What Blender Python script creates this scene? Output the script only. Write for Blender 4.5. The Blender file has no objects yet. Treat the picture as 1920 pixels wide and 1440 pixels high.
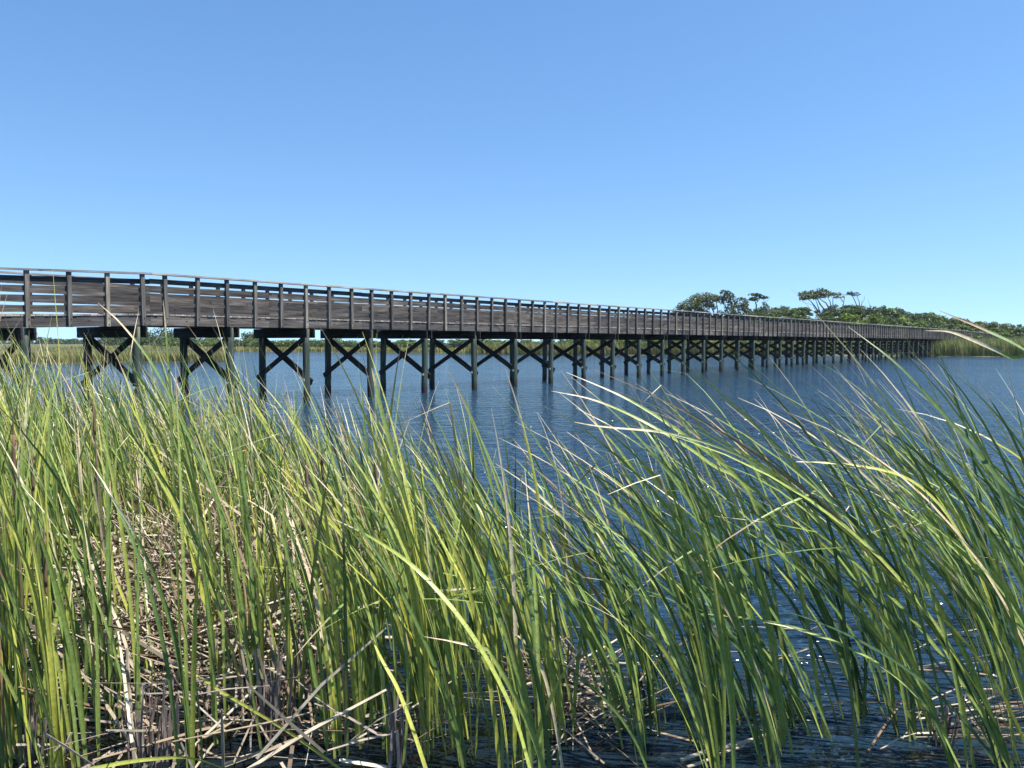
import bpy, math, random
from mathutils import Vector, Matrix, noise as mnoise

# ------------------------------------------------------------------ camera, sky, sun, exposure
SC = bpy.context.scene
COL = SC.collection
CAM_H = 1.74
PITCH = math.atan(78 / 1440)
cam = bpy.data.cameras.new("camera")
cam.sensor_fit = 'HORIZONTAL'
cam.sensor_width = 36.0
cam.lens = 27.0
cam.clip_start = 0.05
cam.clip_end = 20000
cam_o = bpy.data.objects.new("camera", cam)
COL.objects.link(cam_o)
cam_o.location = (0, 0, CAM_H)
cam_o.rotation_euler = (math.radians(90) - PITCH, 0, 0)
SC.camera = cam_o

SUN_EL, SUN_AZ = math.radians(67), math.radians(112)      # azimuth clockwise from the view axis (+Y)
world = bpy.data.worlds.new("World")
SC.world = world
world.use_nodes = True
wn = world.node_tree
bg = wn.nodes["Background"]
sky = wn.nodes.new("ShaderNodeTexSky")
sky.sky_type = 'NISHITA'
sky.sun_disc = False
sky.sun_elevation = SUN_EL
sky.sun_rotation = SUN_AZ
sky.altitude = 0
sky.air_density = 1.0
sky.dust_density = 0.25
sky.ozone_density = 2.5
tcw = wn.nodes.new("ShaderNodeTexCoord")
vadd = wn.nodes.new("ShaderNodeVectorMath"); vadd.operation = 'ADD'
vadd.inputs[1].default_value = (0, 0, 0.118)                # clear dry air: no murky band at the horizon
vnor = wn.nodes.new("ShaderNodeVectorMath"); vnor.operation = 'NORMALIZE'
wn.links.new(tcw.outputs["Generated"], vadd.inputs[0]); wn.links.new(vadd.outputs[0], vnor.inputs[0])
wn.links.new(vnor.outputs[0], sky.inputs["Vector"])
hs = wn.nodes.new("ShaderNodeHueSaturation")
hs.inputs["Hue"].default_value = 0.498
hs.inputs["Saturation"].default_value = 1.16
wn.links.new(sky.outputs[0], hs.inputs["Color"])
wn.links.new(hs.outputs[0], bg.inputs["Color"])
bg.inputs["Strength"].default_value = 0.112

sun = bpy.data.lights.new("sun", 'SUN')
sun.energy = 5.0
sun.angle = math.radians(0.53)
sun.color = (1.0, 0.96, 0.89)
sun_o = bpy.data.objects.new("sun", sun)
COL.objects.link(sun_o)
sdir = Vector((math.sin(SUN_AZ) * math.cos(SUN_EL), math.cos(SUN_AZ) * math.cos(SUN_EL), math.sin(SUN_EL)))
sun_o.rotation_euler = sdir.to_track_quat('Z', 'Y').to_euler()
sun_o.location = (20, -20, 60)
SC.view_settings.view_transform = 'Standard'
SC.view_settings.look = 'None'
SC.view_settings.gamma = 1
SC.view_settings.exposure = 1.0
SC.render.engine = 'CYCLES'
SC.cycles.max_bounces = 6
SC.cycles.transparent_max_bounces = 4
SC.cycles.caustics_reflective = False
SC.cycles.caustics_refractive = False

RND = random.Random(7)
PI = math.pi

# ------------------------------------------------------------------ helpers
def ray(px, py):
    cx, cy = (px - 960) / 1440, (720 - py) / 1440
    return Vector((cx, math.cos(PITCH) + cy * math.sin(PITCH), cy * math.cos(PITCH) - math.sin(PITCH)))

def at(px, py, Y):
    """the world point seen at photo pixel (px, py) at depth Y"""
    d = ray(px, py)
    k = Y / d.y
    return Vector((d.x * k, Y, CAM_H + d.z * k))

def on_water(px, py, z=0.0):
    d = ray(px, py)
    k = (z - CAM_H) / d.z
    return Vector((d.x * k, d.y * k, z))

def lerp(a, b, t):
    return a + (b - a) * t

def interp(tab, x):
    if x <= tab[0][0]:
        return tab[0][1]
    for (x0, y0), (x1, y1) in zip(tab, tab[1:]):
        if x <= x1:
            return lerp(y0, y1, (x - x0) / (x1 - x0))
    return tab[-1][1]

def tag(o, label=None, cat=None, group=None, kind=None):
    if label: o['label'] = label
    if cat: o['category'] = cat
    if group: o['group'] = group
    if kind: o['kind'] = kind
    return o

def empty(name, loc):
    o = bpy.data.objects.new(name, None)
    o.empty_display_size = 0.2
    COL.objects.link(o)
    o.location = loc
    return o

class MB:
    """collects faces with a grain vector 'g' and a random value 'r' per vertex; build() links ONE mesh object"""
    def __init__(self):
        self.v, self.f, self.g, self.r = [], [], [], []
    def add(self, vs, fs, gs=None, r=0.0):
        b = len(self.v)
        self.v += [tuple(p) for p in vs]
        self.f += [tuple(b + i for i in q) for q in fs]
        self.g += [tuple(p) for p in (gs if gs is not None else vs)]
        self.r += (r if isinstance(r, list) else [r] * len(vs))
    def box(self, a, b, fn=None, grain=0, rnd=None):
        """axis box a..b mapped by fn; grain = index of the axis along the grain"""
        rnd = RND if rnd is None else rnd
        cs = [(x, y, z) for x in (a[0], b[0]) for y in (a[1], b[1]) for z in (a[2], b[2])]
        off = (rnd.uniform(0, 60), rnd.uniform(0, 9), rnd.uniform(0, 9))
        order = {0: (0, 1, 2), 1: (1, 0, 2), 2: (2, 0, 1)}[grain]
        gs = [tuple(c[order[i]] + off[i] for i in range(3)) for c in cs]
        vs = [fn(*c) for c in cs] if fn else cs
        self.add(vs, [(0, 1, 3, 2), (4, 6, 7, 5), (0, 4, 5, 1), (2, 3, 7, 6), (0, 2, 6, 4), (1, 5, 7, 3)], gs, rnd.random())
    def tube(self, pts, rads, sides=8, r=0.0, cap=True):
        rings, gs, rr = [], [], []
        L = 0
        for i, p in enumerate(pts):
            p = Vector(p)
            d = (Vector(pts[min(i + 1, len(pts) - 1)]) - Vector(pts[max(i - 1, 0)])).normalized()
            if i: L += (p - Vector(pts[i - 1])).length
            a = d.orthogonal().normalized() if i == 0 else (prev - d * prev.dot(d)).normalized()
            prev = a
            b = d.cross(a)
            for k in range(sides):
                t = 2 * PI * k / sides
                rings.append(p + (a * math.cos(t) + b * math.sin(t)) * rads[i])
                gs.append((L, math.cos(t) * rads[i], math.sin(t) * rads[i]))
        fs = []
        n = len(pts)
        for i in range(n - 1):
            for k in range(sides):
                fs.append((i * sides + k, i * sides + (k + 1) % sides, (i + 1) * sides + (k + 1) % sides, (i + 1) * sides + k))
        if cap:
            fs.append(tuple(range(sides))[::-1])
            fs.append(tuple((n - 1) * sides + k for k in range(sides)))
        self.add(rings, fs, gs, r)
    def mesh(self, name, mat, smooth=False):
        me = bpy.data.meshes.new(name)
        me.from_pydata(self.v, [], self.f)
        me.attributes.new('g', 'FLOAT_VECTOR', 'POINT').data.foreach_set('vector', [c for p in self.g for c in p])
        me.attributes.new('r', 'FLOAT', 'POINT').data.foreach_set('value', self.r)
        me.materials.append(mat)
        if smooth:
            me.polygons.foreach_set('use_smooth', [True] * len(me.polygons))
        me.update()
        return me
    def build(self, name, mat, parent=None, smooth=False, loc=None):
        return place(self.mesh(name, mat, smooth), name, parent, loc)

def place(me, name, parent=None, loc=None):
    o = bpy.data.objects.new(name, me)
    COL.objects.link(o)
    if parent: o.parent = parent
    if loc is not None: o.location = loc
    return o

# ------------------------------------------------------------------ materials
class NT:
    def __init__(self, name):
        self.m = bpy.data.materials.new(name)
        self.m.use_nodes = True
        self.t = self.m.node_tree
        self.p = self.t.nodes["Principled BSDF"]
    def n(self, typ, **kw):
        nd = self.t.nodes.new(typ)
        for k, v in kw.items():
            setattr(nd, k, v)
        return nd
    def l(self, a, b):
        self.t.links.new(a, b)
    def attr(self, name):
        return self.n("ShaderNodeAttribute", attribute_name=name)
    def ramp(self, fac, stops):
        r = self.n("ShaderNodeValToRGB")
        e = r.color_ramp.elements
        while len(e) < len(stops): e.new(0.5)
        for el, (p, c) in zip(e, stops):
            el.position = p
            el.color = (*c, 1)
        self.l(fac, r.inputs[0])
        return r.outputs[0]
    def mix(self, fac, a, b, mode='MIX'):
        x = self.n("ShaderNodeMix", data_type='RGBA', blend_type=mode)
        for s, v in ((0, fac), (6, a), (7, b)):
            if hasattr(v, 'is_linked'): self.l(v, x.inputs[s])
            elif s == 0: x.inputs[0].default_value = v
            else: x.inputs[s].default_value = (*v, 1)
        return x.outputs[2]
    def noise(self, vec, scale, detail=3, rough=0.55, sc=None):
        if sc:
            mp = self.n("ShaderNodeMapping")
            mp.inputs["Scale"].default_value = sc
            self.l(vec, mp.inputs[0])
            vec = mp.outputs[0]
        x = self.n("ShaderNodeTexNoise")
        x.inputs["Scale"].default_value = scale
        x.inputs["Detail"].default_value = detail
        x.inputs["Roughness"].default_value = rough
        self.l(vec, x.inputs["Vector"])
        return x.outputs["Fac"]
    def math(self, op, a, b=None, clamp=False):
        x = self.n("ShaderNodeMath", operation=op, use_clamp=clamp)
        for i, v in ((0, a), (1, b)):
            if v is None: continue
            if hasattr(v, 'is_linked'): self.l(v, x.inputs[i])
            else: x.inputs[i].default_value = v
        return x.outputs[0]
    def bump(self, h, dist, strength=1.0):
        b = self.n("ShaderNodeBump")
        b.inputs["Distance"].default_value = dist
        b.inputs["Strength"].default_value = strength
        self.l(h, b.inputs["Height"])
        self.l(b.outputs[0], self.p.inputs["Normal"])

def wood(name, dark, mid, light, rough=0.85):
    """weathered timber: long grain streaks, knots, board-to-board variation"""
    m = NT(name)
    g, r = m.attr('g').outputs['Vector'], m.attr('r').outputs['Fac']
    grain = m.noise(g, 1.0, 4, 0.65, (1.6, 26, 26))
    blot = m.noise(g, 1.0, 2, 0.5, (0.9, 5, 5))
    f = m.math('ADD', m.math('MULTIPLY', grain, 0.65), m.math('MULTIPLY', blot, 0.45))
    c = m.ramp(f, [(0.38, dark), (0.54, mid), (0.70, light)])
    v = m.n("ShaderNodeTexVoronoi")
    v.inputs["Scale"].default_value = 1.0
    mp = m.n("ShaderNodeMapping")
    mp.inputs["Scale"].default_value = (1.9, 6, 6)
    m.l(g, mp.inputs[0]); m.l(mp.outputs[0], v.inputs["Vector"])
    kn = m.ramp(v.outputs["Distance"], [(0.05, (1, 1, 1)), (0.13, (0, 0, 0))])
    c = m.mix(kn, c, tuple(x * 0.55 for x in dark))
    tint = m.ramp(r, [(0.0, (0.58, 0.60, 0.66)), (0.5, (1, 0.98, 0.95)), (1.0, (1.5, 1.4, 1.25))])
    c = m.mix(1.0, c, tint, 'MULTIPLY')
    m.l(c, m.p.inputs["Base Color"])
    m.p.inputs["Roughness"].default_value = rough
    m.p.inputs["Specular IOR Level"].default_value = 0.25
    m.bump(grain, 0.006, 0.7)
    return m

W_BOARD = wood("weathered_board", (0.022, 0.020, 0.019), (0.066, 0.060, 0.056), (0.145, 0.133, 0.124))
W_POST = wood("weathered_post", (0.075, 0.068, 0.058), (0.155, 0.14, 0.12), (0.27, 0.25, 0.215))
W_CAP = wood("silvered_cap", (0.14, 0.13, 0.125), (0.26, 0.245, 0.235), (0.42, 0.40, 0.38))
W_RIM = wood("weathered_rim", (0.034, 0.031, 0.029), (0.086, 0.078, 0.073), (0.16, 0.147, 0.138))
W_DECK = wood("deck_plank", (0.14, 0.12, 0.10), (0.27, 0.24, 0.21), (0.42, 0.38, 0.34))
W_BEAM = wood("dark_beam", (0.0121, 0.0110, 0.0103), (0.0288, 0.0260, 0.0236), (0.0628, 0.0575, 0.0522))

def pile_mat():
    m = NT("green_treated_pile")
    tc = m.n("ShaderNodeTexCoord").outputs["Object"]
    oi = m.n("ShaderNodeObjectInfo").outputs["Random"]
    g = m.attr('g').outputs['Vector']
    add = m.n("ShaderNodeVectorMath", operation='ADD')
    cb = m.n("ShaderNodeCombineXYZ")
    m.l(m.math('MULTIPLY', oi, 37.0), cb.inputs[0])
    m.l(g, add.inputs[0]); m.l(cb.outputs[0], add.inputs[1])
    grain = m.noise(add.outputs[0], 1.0, 4, 0.65, (1.4, 30, 30))
    c = m.ramp(grain, [(0.30, (0.014, 0.026, 0.022)), (0.52, (0.036, 0.056, 0.042)), (0.74, (0.13, 0.14, 0.10))])
    pos = m.n("ShaderNodeNewGeometry").outputs["Position"]
    sx = m.n("ShaderNodeSeparateXYZ"); m.l(pos, sx.inputs[0])
    wob = m.math('ADD', sx.outputs[2], m.math('MULTIPLY', grain, 0.12))
    wet = m.ramp(wob, [(0.22, (1, 1, 1)), (0.42, (0, 0, 0))])
    c = m.mix(wet, c, (0.020, 0.017, 0.012))
    m.l(c, m.p.inputs["Base Color"])
    m.p.inputs["Roughness"].default_value = 0.8
    m.bump(grain, 0.008, 0.8)
    return m.m
M_PILE = pile_mat()

def plain(name, col, rough=0.6, metal=0.0):
    m = NT(name)
    tc = m.n("ShaderNodeTexCoord").outputs["Object"]
    nz = m.noise(tc, 14, 3)
    m.l(m.ramp(nz, [(0.3, tuple(c * 0.75 for c in col)), (0.7, tuple(min(1, c * 1.2) for c in col))]), m.p.inputs["Base Color"])
    m.p.inputs["Roughness"].default_value = rough
    m.p.inputs["Metallic"].default_value = metal
    return m.m
M_GALV = plain("galvanised_steel", (0.62, 0.62, 0.60), 0.45, 0.3)
M_RUST = plain("rusted_bolt", (0.05, 0.038, 0.03), 0.7, 0.2)
for k in ('W_BOARD', 'W_POST', 'W_CAP', 'W_RIM', 'W_DECK', 'W_BEAM'):
    globals()[k] = globals()[k].m

def leaf_shader(m, col, transl, rough=0.45, spec=0.35, tcol=None):
    m.l(col, m.p.inputs["Base Color"])
    m.p.inputs["Roughness"].default_value = rough
    m.p.inputs["Specular IOR Level"].default_value = spec
    tr = m.n("ShaderNodeBsdfTranslucent")
    m.l(tcol if tcol is not None else col, tr.inputs["Color"])
    ms = m.n("ShaderNodeMixShader")
    ms.inputs[0].default_value = transl
    m.l(m.p.outputs[0], ms.inputs[1]); m.l(tr.outputs[0], ms.inputs[2])
    m.l(ms.outputs[0], m.t.nodes["Material Output"].inputs["Surface"])
    return m.m

def reed_mat():
    """attribute g = (position along leaf 0..1, hue 0..1, how far down the dry tip reaches), r = random"""
    m = NT("cattail_leaf")
    s = m.n("ShaderNodeSeparateXYZ"); m.l(m.attr('g').outputs['Vector'], s.inputs[0])
    t, hue, dry = s.outputs
    r = m.attr('r').outputs['Fac']
    green = m.ramp(hue, [(0.0, (0.034, 0.072, 0.028)), (0.4, (0.145, 0.22, 0.055)), (0.75, (0.28, 0.34, 0.085)), (1.0, (0.44, 0.44, 0.08))])  # dark end deepened: shaded-blade contrast put into the greens
    base = m.ramp(t, [(0.0, (1, 1, 1)), (0.16, (0, 0, 0))])
    c = m.mix(m.math('MULTIPLY', base, 0.6), green, (0.24, 0.25, 0.075))
    tan = m.ramp(r, [(0.0, (0.26, 0.16, 0.09)), (0.3, (0.50, 0.38, 0.22)), (1.0, (0.78, 0.67, 0.46))])
    pos = m.n("ShaderNodeNewGeometry").outputs["Position"]
    blot = m.noise(pos, 22, 2)
    edge = m.math('ADD', m.math('SUBTRACT', t, m.math('SUBTRACT', 1.0, dry)), m.math('MULTIPLY', m.math('SUBTRACT', blot, 0.5), 0.16))
    f = m.math('MULTIPLY', edge, 14.0, True)
    c = m.mix(f, c, tan)
    fine = m.noise(pos, 60, 2)
    spots = m.ramp(m.noise(pos, 95, 1), [(0.66, (0, 0, 0)), (0.74, (1, 1, 1))])
    c = m.mix(m.math('MULTIPLY', spots, 0.7), c, (0.16, 0.10, 0.045))
    c = m.mix(1.0, c, m.ramp(fine, [(0.3, (0.78, 0.8, 0.78)), (0.7, (1.15, 1.15, 1.15))]), 'MULTIPLY')
    return leaf_shader(m, c, 0.15, 0.40, 0.4)
M_REED = reed_mat()

def straw_mat(name, stops, transl=0.12):
    m = NT(name)
    r = m.attr('r').outputs['Fac']
    pos = m.n("ShaderNodeNewGeometry").outputs["Position"]
    c = m.ramp(r, stops)
    nz = m.noise(pos, 16, 3)
    c = m.mix(1.0, c, m.ramp(nz, [(0.3, (0.7, 0.68, 0.66)), (0.7, (1.15, 1.15, 1.15))]), 'MULTIPLY')
    return leaf_shader(m, c, transl, 0.7, 0.2)
M_STRAW = straw_mat("dry_reed", [(0.0, (0.07, 0.038, 0.022)), (0.25, (0.19, 0.13, 0.085)), (0.6, (0.36, 0.285, 0.195)), (1.0, (0.60, 0.53, 0.40))])
M_GREY = straw_mat("grey_dead_reed", [(0.0, (0.17, 0.135, 0.12)), (1.0, (0.36, 0.30, 0.26))])
M_SPIKE = plain("cattail_spike", (0.14, 0.085, 0.05), 0.95)

def foliage_mat(name, stops, transl=0.25):
    m = NT(name)
    r = m.attr('r').outputs['Fac']
    c = m.ramp(r, stops)
    oi = m.n("ShaderNodeObjectInfo").outputs["Random"]
    c = m.mix(1.0, c, m.ramp(oi, [(0.0, (0.75, 0.8, 0.8)), (1.0, (1.25, 1.18, 1.05))]), 'MULTIPLY')
    return leaf_shader(m, c, transl, 0.55, 0.3)
F_DARK = foliage_mat("dark_leaves", [(0.0, (0.022, 0.042, 0.018)), (0.55, (0.05, 0.085, 0.03)), (1.0, (0.10, 0.14, 0.05))])
F_MID = foliage_mat("shrub_leaves", [(0.0, (0.035, 0.065, 0.018)), (0.55, (0.085, 0.135, 0.032)), (1.0, (0.16, 0.21, 0.055))])
F_BRIGHT = foliage_mat("bright_leaves", [(0.0, (0.06, 0.11, 0.015)), (0.55, (0.14, 0.21, 0.03)), (1.0, (0.26, 0.30, 0.05))])
F_OLIVE = foliage_mat("olive_leaves", [(0.0, (0.055, 0.075, 0.03)), (0.55, (0.12, 0.15, 0.06)), (1.0, (0.22, 0.24, 0.11))])
F_MARSH = foliage_mat("marsh_grass", [(0.0, (0.08, 0.10, 0.025)), (0.45, (0.20, 0.20, 0.065)), (1.0, (0.42, 0.36, 0.17))], 0.3)
F_MARSHG = foliage_mat("green_marsh_grass", [(0.0, (0.09, 0.13, 0.04)), (0.5, (0.20, 0.235, 0.085)), (1.0, (0.42, 0.39, 0.20))], 0.3)
M_BARK = plain("grey_bark", (0.17, 0.15, 0.13), 0.9)

def ground_mat(name, a, b, scale):
    m = NT(name)
    pos = m.n("ShaderNodeNewGeometry").outputs["Position"]
    nz = m.noise(pos, scale, 5, 0.6)
    m.l(m.ramp(nz, [(0.35, a), (0.65, b)]), m.p.inputs["Base Color"])
    m.p.inputs["Roughness"].default_value = 0.95
    return m.m
M_MUD = ground_mat("lake_mud", (0.020, 0.016, 0.011), (0.05, 0.04, 0.028), 3.0)
M_LAND = ground_mat("marsh_soil", (0.08, 0.075, 0.03), (0.17, 0.15, 0.075), 0.6)
M_DUNE = ground_mat("dune_soil", (0.04, 0.055, 0.02), (0.11, 0.11, 0.05), 0.5)

def water_mat():
    m = NT("lake_water")
    pos = m.n("ShaderNodeNewGeometry").outputs["Position"]
    sep = m.n("ShaderNodeSeparateXYZ"); m.l(pos, sep.inputs[0])
    offshore = m.math('MULTIPLY', m.math('SUBTRACT', m.math('ADD', m.math('ADD', sep.outputs[1], m.math('MULTIPLY', sep.outputs[0], 0.55)), m.math('MULTIPLY', m.noise(pos, 1.0, 2), 1.5)), 2.7), 0.30, True)
    m.l(m.mix(offshore, (0.0055, 0.0065, 0.0055), (0.010, 0.029, 0.052)), m.p.inputs["Base Color"])      # dark reed reflections put into the shallows' colour, with tannin brown; bluer open water
    m.p.inputs["Roughness"].default_value = 0.11
    m.p.inputs["IOR"].default_value = 1.333
    a = m.noise(pos, 1.0, 2, 0.55, (1.9, 2.4, 1))
    b = m.noise(pos, 1.0, 2, 0.5, (5.5, 7.5, 1))
    c = m.noise(pos, 1.0, 2, 0.5, (0.45, 0.75, 1))
    h = m.math('ADD', m.math('MULTIPLY', a, 0.22), m.math('ADD', m.math('MULTIPLY', b, 0.088), m.math('MULTIPLY', c, 0.13)))
    gust = m.noise(pos, 1.0, 2, 0.5, (0.03, 0.09, 1))
    h = m.math('MULTIPLY', h, m.math('ADD', 0.15, m.math('MULTIPLY', gust, 1.7)))
    m.bump(h, 1.0, 1.0)
    return m.m
M_WATER = water_mat()

# ------------------------------------------------------------------ ground, water, banks
def sheet(name, mat, z, r):
    b = MB()
    b.add([(-r, -r, z), (r, -r, z), (r, r, z), (-r, r, z)], [(0, 1, 2, 3)])
    return tag(b.build(name, mat), kind='structure')
sheet("ground", M_MUD, -1.4, 9000)
sheet("water", M_WATER, 0.0, 9000)

SHORE = [(-900, 654.5), (300, 655.5), (440, 659.5), (600, 660.5), (750, 662), (900, 664), (1100, 666), (1350, 667), (1600, 667.5),
         (1745, 668.5), (1920, 669.5), (2300, 672), (3200, 676)]          # waterline of the far bank in the photograph
def shoreY(px):
    return on_water(px, interp(SHORE, px)).y

CANOPY = [(1000, 633), (1130, 628), (1200, 618), (1265, 603), (1300, 592), (1400, 584), (1440, 568), (1500, 569), (1525, 579), (1560, 570),
          (1600, 567), (1660, 570), (1700, 577), (1740, 583), (1780, 590), (1860, 598), (1890, 604), (1920, 607), (2000, 612), (2200, 622)]
def ztop(px):
    return CAM_H + (642 - interp(CANOPY, px)) * 150 / 1440
def landz(px, Y):
    y0 = shoreY(px)
    k = max(0.0, min(1.0, (Y - y0 - 8) / max(20, 150 - y0)))
    k = k * k * (3 - 2 * k)
    rise = max(0.0, ztop(px) - 3.2) if px > 1000 else 0.0
    return 0.22 + min(0.5, max(0, (Y - y0) * 0.02)) + rise * k

def build_bank():
    b = MB()
    pxs = list(range(-900, 3201, 50))
    offs = [-1.2, 0.0, 2.0, 8, 16, 26, 38, 52, 70, 110, 200, 420, 900]
    vs = []
    for px in pxs:
        y0 = shoreY(px)
        wob = 1.2 * mnoise.noise(Vector((px * 0.013, 3.1, 0)))
        for i, o in enumerate(offs):
            Y = y0 + o + wob
            d = ray(px, 642)
            z = -0.9 if i == 0 else landz(px, Y) + 0.15 * mnoise.noise(Vector((px * 0.02, Y * 0.1, 0))) - (0.2 if i == 1 else 0)
            if i >= 9 and px > 1000: z = landz(px, y0 + 70) * (1 - 0.25 * (i - 8))
            vs.append((d.x / d.y * Y, Y, z))
    n = len(offs)
    fs = [(i * n + j, (i + 1) * n + j, (i + 1) * n + j + 1, i * n + j + 1) for i in range(len(pxs) - 1) for j in range(n - 1)]
    b.add(vs, fs)
    tag(b.build("terrain", M_DUNE, smooth=True), kind='structure')
build_bank()

PEN_FRONT = [(-500, 694), (-200, 688), (0, 684), (100, 682), (200, 680), (270, 679.3), (340, 679), (400, 678), (428, 676.5)]
def build_peninsula():
    b = MB()
    pxs = list(range(-500, 430, 20)) + [428]
    vs = []
    for px in pxs:
        y0 = on_water(px, interp(PEN_FRONT, px)).y
        depth = 60 * min(1, max(0.02, (428 - px) / 260)) ** 0.8
        for o, z in ((-0.6, -0.8), (0.5, -0.05), (2.5, 0.12), (depth * 0.5 + 2, 0.2), (depth + 3, 0.12), (depth + 4, -0.8)):
            Y = y0 + o + 0.5 * mnoise.noise(Vector((px * 0.04, 0, 0)))
            d = ray(px, 642)
            vs.append((d.x / d.y * Y, Y, z))
    n = 6
    fs = [(i * n + j, (i + 1) * n + j, (i + 1) * n + j + 1, i * n + j + 1) for i in range(len(pxs) - 1) for j in range(n - 1)]
    b.add(vs, fs)
    tag(b.build("marsh_bank", M_LAND, smooth=True), kind='structure')
build_peninsula()

# ------------------------------------------------------------------ the boardwalk bridge
TH = math.atan(1160 * math.cos(PITCH) / 1440)
U, N = Vector((math.sin(TH), math.cos(TH), 0)), Vector((-math.cos(TH), math.sin(TH), 0))
D = 18.95                       # distance of the near pile row from the camera, square to the bridge
WID = 2.13                      # between the pile rows
def s_of(px, t=D, py=610):
    d = ray(px, py)
    r = d.x / d.y
    Y = t / (math.sin(TH) - r * math.cos(TH))
    return Y * (r * math.sin(TH) + math.cos(TH))
S0, S40 = s_of(312.5, D - .14), s_of(1354, D - .14)
DS = (S40 - S0) / 40
S_KINK = s_of(285, D - .14)
S_BEND = s_of(1795)
BEND = math.radians(7)
S_MIN, S_MAX = S0 - 9.2 * DS, S_BEND + 45
def prof(s, t):
    z = 0.0
    if s < S_KINK: z = -lerp(0.033, 0.002, (t - D) / WID) * (S_KINK - s)     # the ramp's far edge falls less
    if s > S_BEND: z = -0.02 * (s - S_BEND)
    return z
def PX(s, t, z):
    if s <= S_BEND:
        p = U * s + N * t
    else:
        c, q = math.cos(BEND), math.sin(BEND)
        u2 = U * c - N * q
        n2 = N * c + U * q
        p = U * S_BEND + N * D + u2 * (s - S_BEND) + n2 * (t - D)
    return Vector((p.x, p.y, z + prof(s, t)))
ZB = CAM_H + 0.417              # underside of the rim joist
RIM, DECK = 0.25, 0.036
ZDECK = ZB + RIM + DECK
PANEL = 1.291
u_ = PANEL / 725
BOARDS = [((508 - 314) * u_, (592 - 314) * u_), ((638 - 314) * u_, (717 - 314) * u_), ((767 - 314) * u_, (839 - 314) * u_), ((888 - 314) * u_, (956 - 314) * u_)]
ZCAP0, ZCAP1 = ZB + PANEL - 0.045, ZB + PANEL
TN, TF = D - 0.17, D + WID + 0.17      # outer faces of the two rails

brg = empty("boardwalk", PX(S0, D, 0))
tag(brg, "long weathered timber boardwalk bridge on cross-braced piles crossing the blue water", "boardwalk")
ORG = brg.location.copy()
def BP(s, t, z):
    return PX(s, t, z) - ORG

def pieces(step):
    """cut points along the bridge, with joints at the kink and the bend"""
    out = [S_MIN]
    x = S_KINK - math.floor((S_KINK - S_MIN) / step) * step
    while x < S_MAX - 0.2:
        if x > out[-1] + 0.2: out.append(x)
        x += step
    out = sorted(set([c for c in out if abs(c - S_BEND) > 0.7] + [S_BEND, S_MAX]))
    return out
CUTS = pieces(4 * DS)
def long_board(name, t0, t1, z0, z1, mat, jit=0.004, shift=0):
    b = MB()
    for a, c in zip(CUTS, CUTS[1:]):
        j, e = RND.uniform(-jit, jit), RND.uniform(-jit, jit) * 0.3
        b.box((a + 0.002, t0 + e, z0 + j), (c - 0.002, t1 + e, z1 + j), BP)
    return b.build(name, mat, brg)

for side in (0, 1):
    def T(a, b, side=side):     # a, b measured inward from the outer face of the rail
        return (TN + a, TN + b) if side == 0 else (TF - b, TF - a)
    t0, t1 = T(0.091, 0.129)
    for z0, z1 in BOARDS:
        long_board("rail_board", t0, t1, ZB + z0, ZB + z1, W_BOARD, 0.008)
    long_board("handrail_cap", *T(-0.035, 0.150), ZCAP0, ZCAP1, W_CAP, 0.003)
    long_board("rim_joist", *T(0.091, 0.131), ZB, ZB + RIM, W_RIM, 0.002)
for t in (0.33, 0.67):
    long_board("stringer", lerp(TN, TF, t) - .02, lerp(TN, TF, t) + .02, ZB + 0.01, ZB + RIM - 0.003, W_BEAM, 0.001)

dk = MB()
s = S_MIN
while s < S_MAX - 0.15:
    ov = RND.uniform(-0.006, 0.012)
    if not (abs(s + 0.07 - S_BEND) < 0.08 or abs(s + .07 - S_KINK) < 0.0):
        zj = RND.uniform(-0.002, 0.004)
        dk.box((s, TN + 0.078 - ov, ZB + RIM + 0.003), (s + 0.134, TF - 0.078 + RND.uniform(-0.006, 0.012), ZDECK + zj), BP, 1)
    s += 0.145
dk.build("deck", W_DECK, brg)

# posts
def post_mesh(h, seed):
    rr = random.Random(seed)
    b = MB()
    b.box((-0.044, 0, 0), (0.044, 0.0885, h), None, 2, rr)
    return b.mesh("handrail_post", W_POST)
PM = [post_mesh(ZCAP0 - ZB - 0.002 + 0.002, i) for i in range(7)]
bolts = MB()
for z in (0.05, 0.19):
    bolts.tube([(0.012, -0.014, z), (0.012, 0.001, z)], [0.012, 0.012], 6)
BOLT = bolts.mesh("bolt_heads", M_RUST)
kmin, kmax = -9, int((S_MAX - S0) / DS)
for k in range(kmin, 91):
    kk = k * 1.01 - (0.64 if k < 0 else 0) + (1.0 if k < 0 else 0) - (0.02 if k < 0 else 0)
    sk = S0 + (kk if k < 0 else k) * DS + RND.uniform(-.012, .012)
    o = place(PM[k % 7], "handrail_post", brg)
    o.location = BP(sk, TN, ZB + RND.uniform(-.004, 0.0))
    o.rotation_euler = (RND.uniform(-.006, .006), RND.uniform(-.014, .014), 0)
    # local +y must run inward (along N)
    o.rotation_euler.z = math.atan2(N.y, N.x) - PI / 2
    if k < 16:
        place(BOLT, "bolt_heads", o)
rest = MB()
for k in range(91, kmax):
    s_ = S0 + k * DS
    rest.box((s_ - .044, TN, ZB), (s_ + .044, TN + .0885, ZCAP0 - .002), BP, 2)
for k in range(kmin, kmax):
    s_ = S0 + (k + 0.35) * DS
    rest.box((s_ - .044, TF - .0885, ZB), (s_ + .044, TF, ZCAP0 - .002), BP, 2)
o = rest.build("handrail_post", W_POST, brg)
tag(o, "handrail posts of the far rail and of the distant end", kind='stuff')

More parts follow.
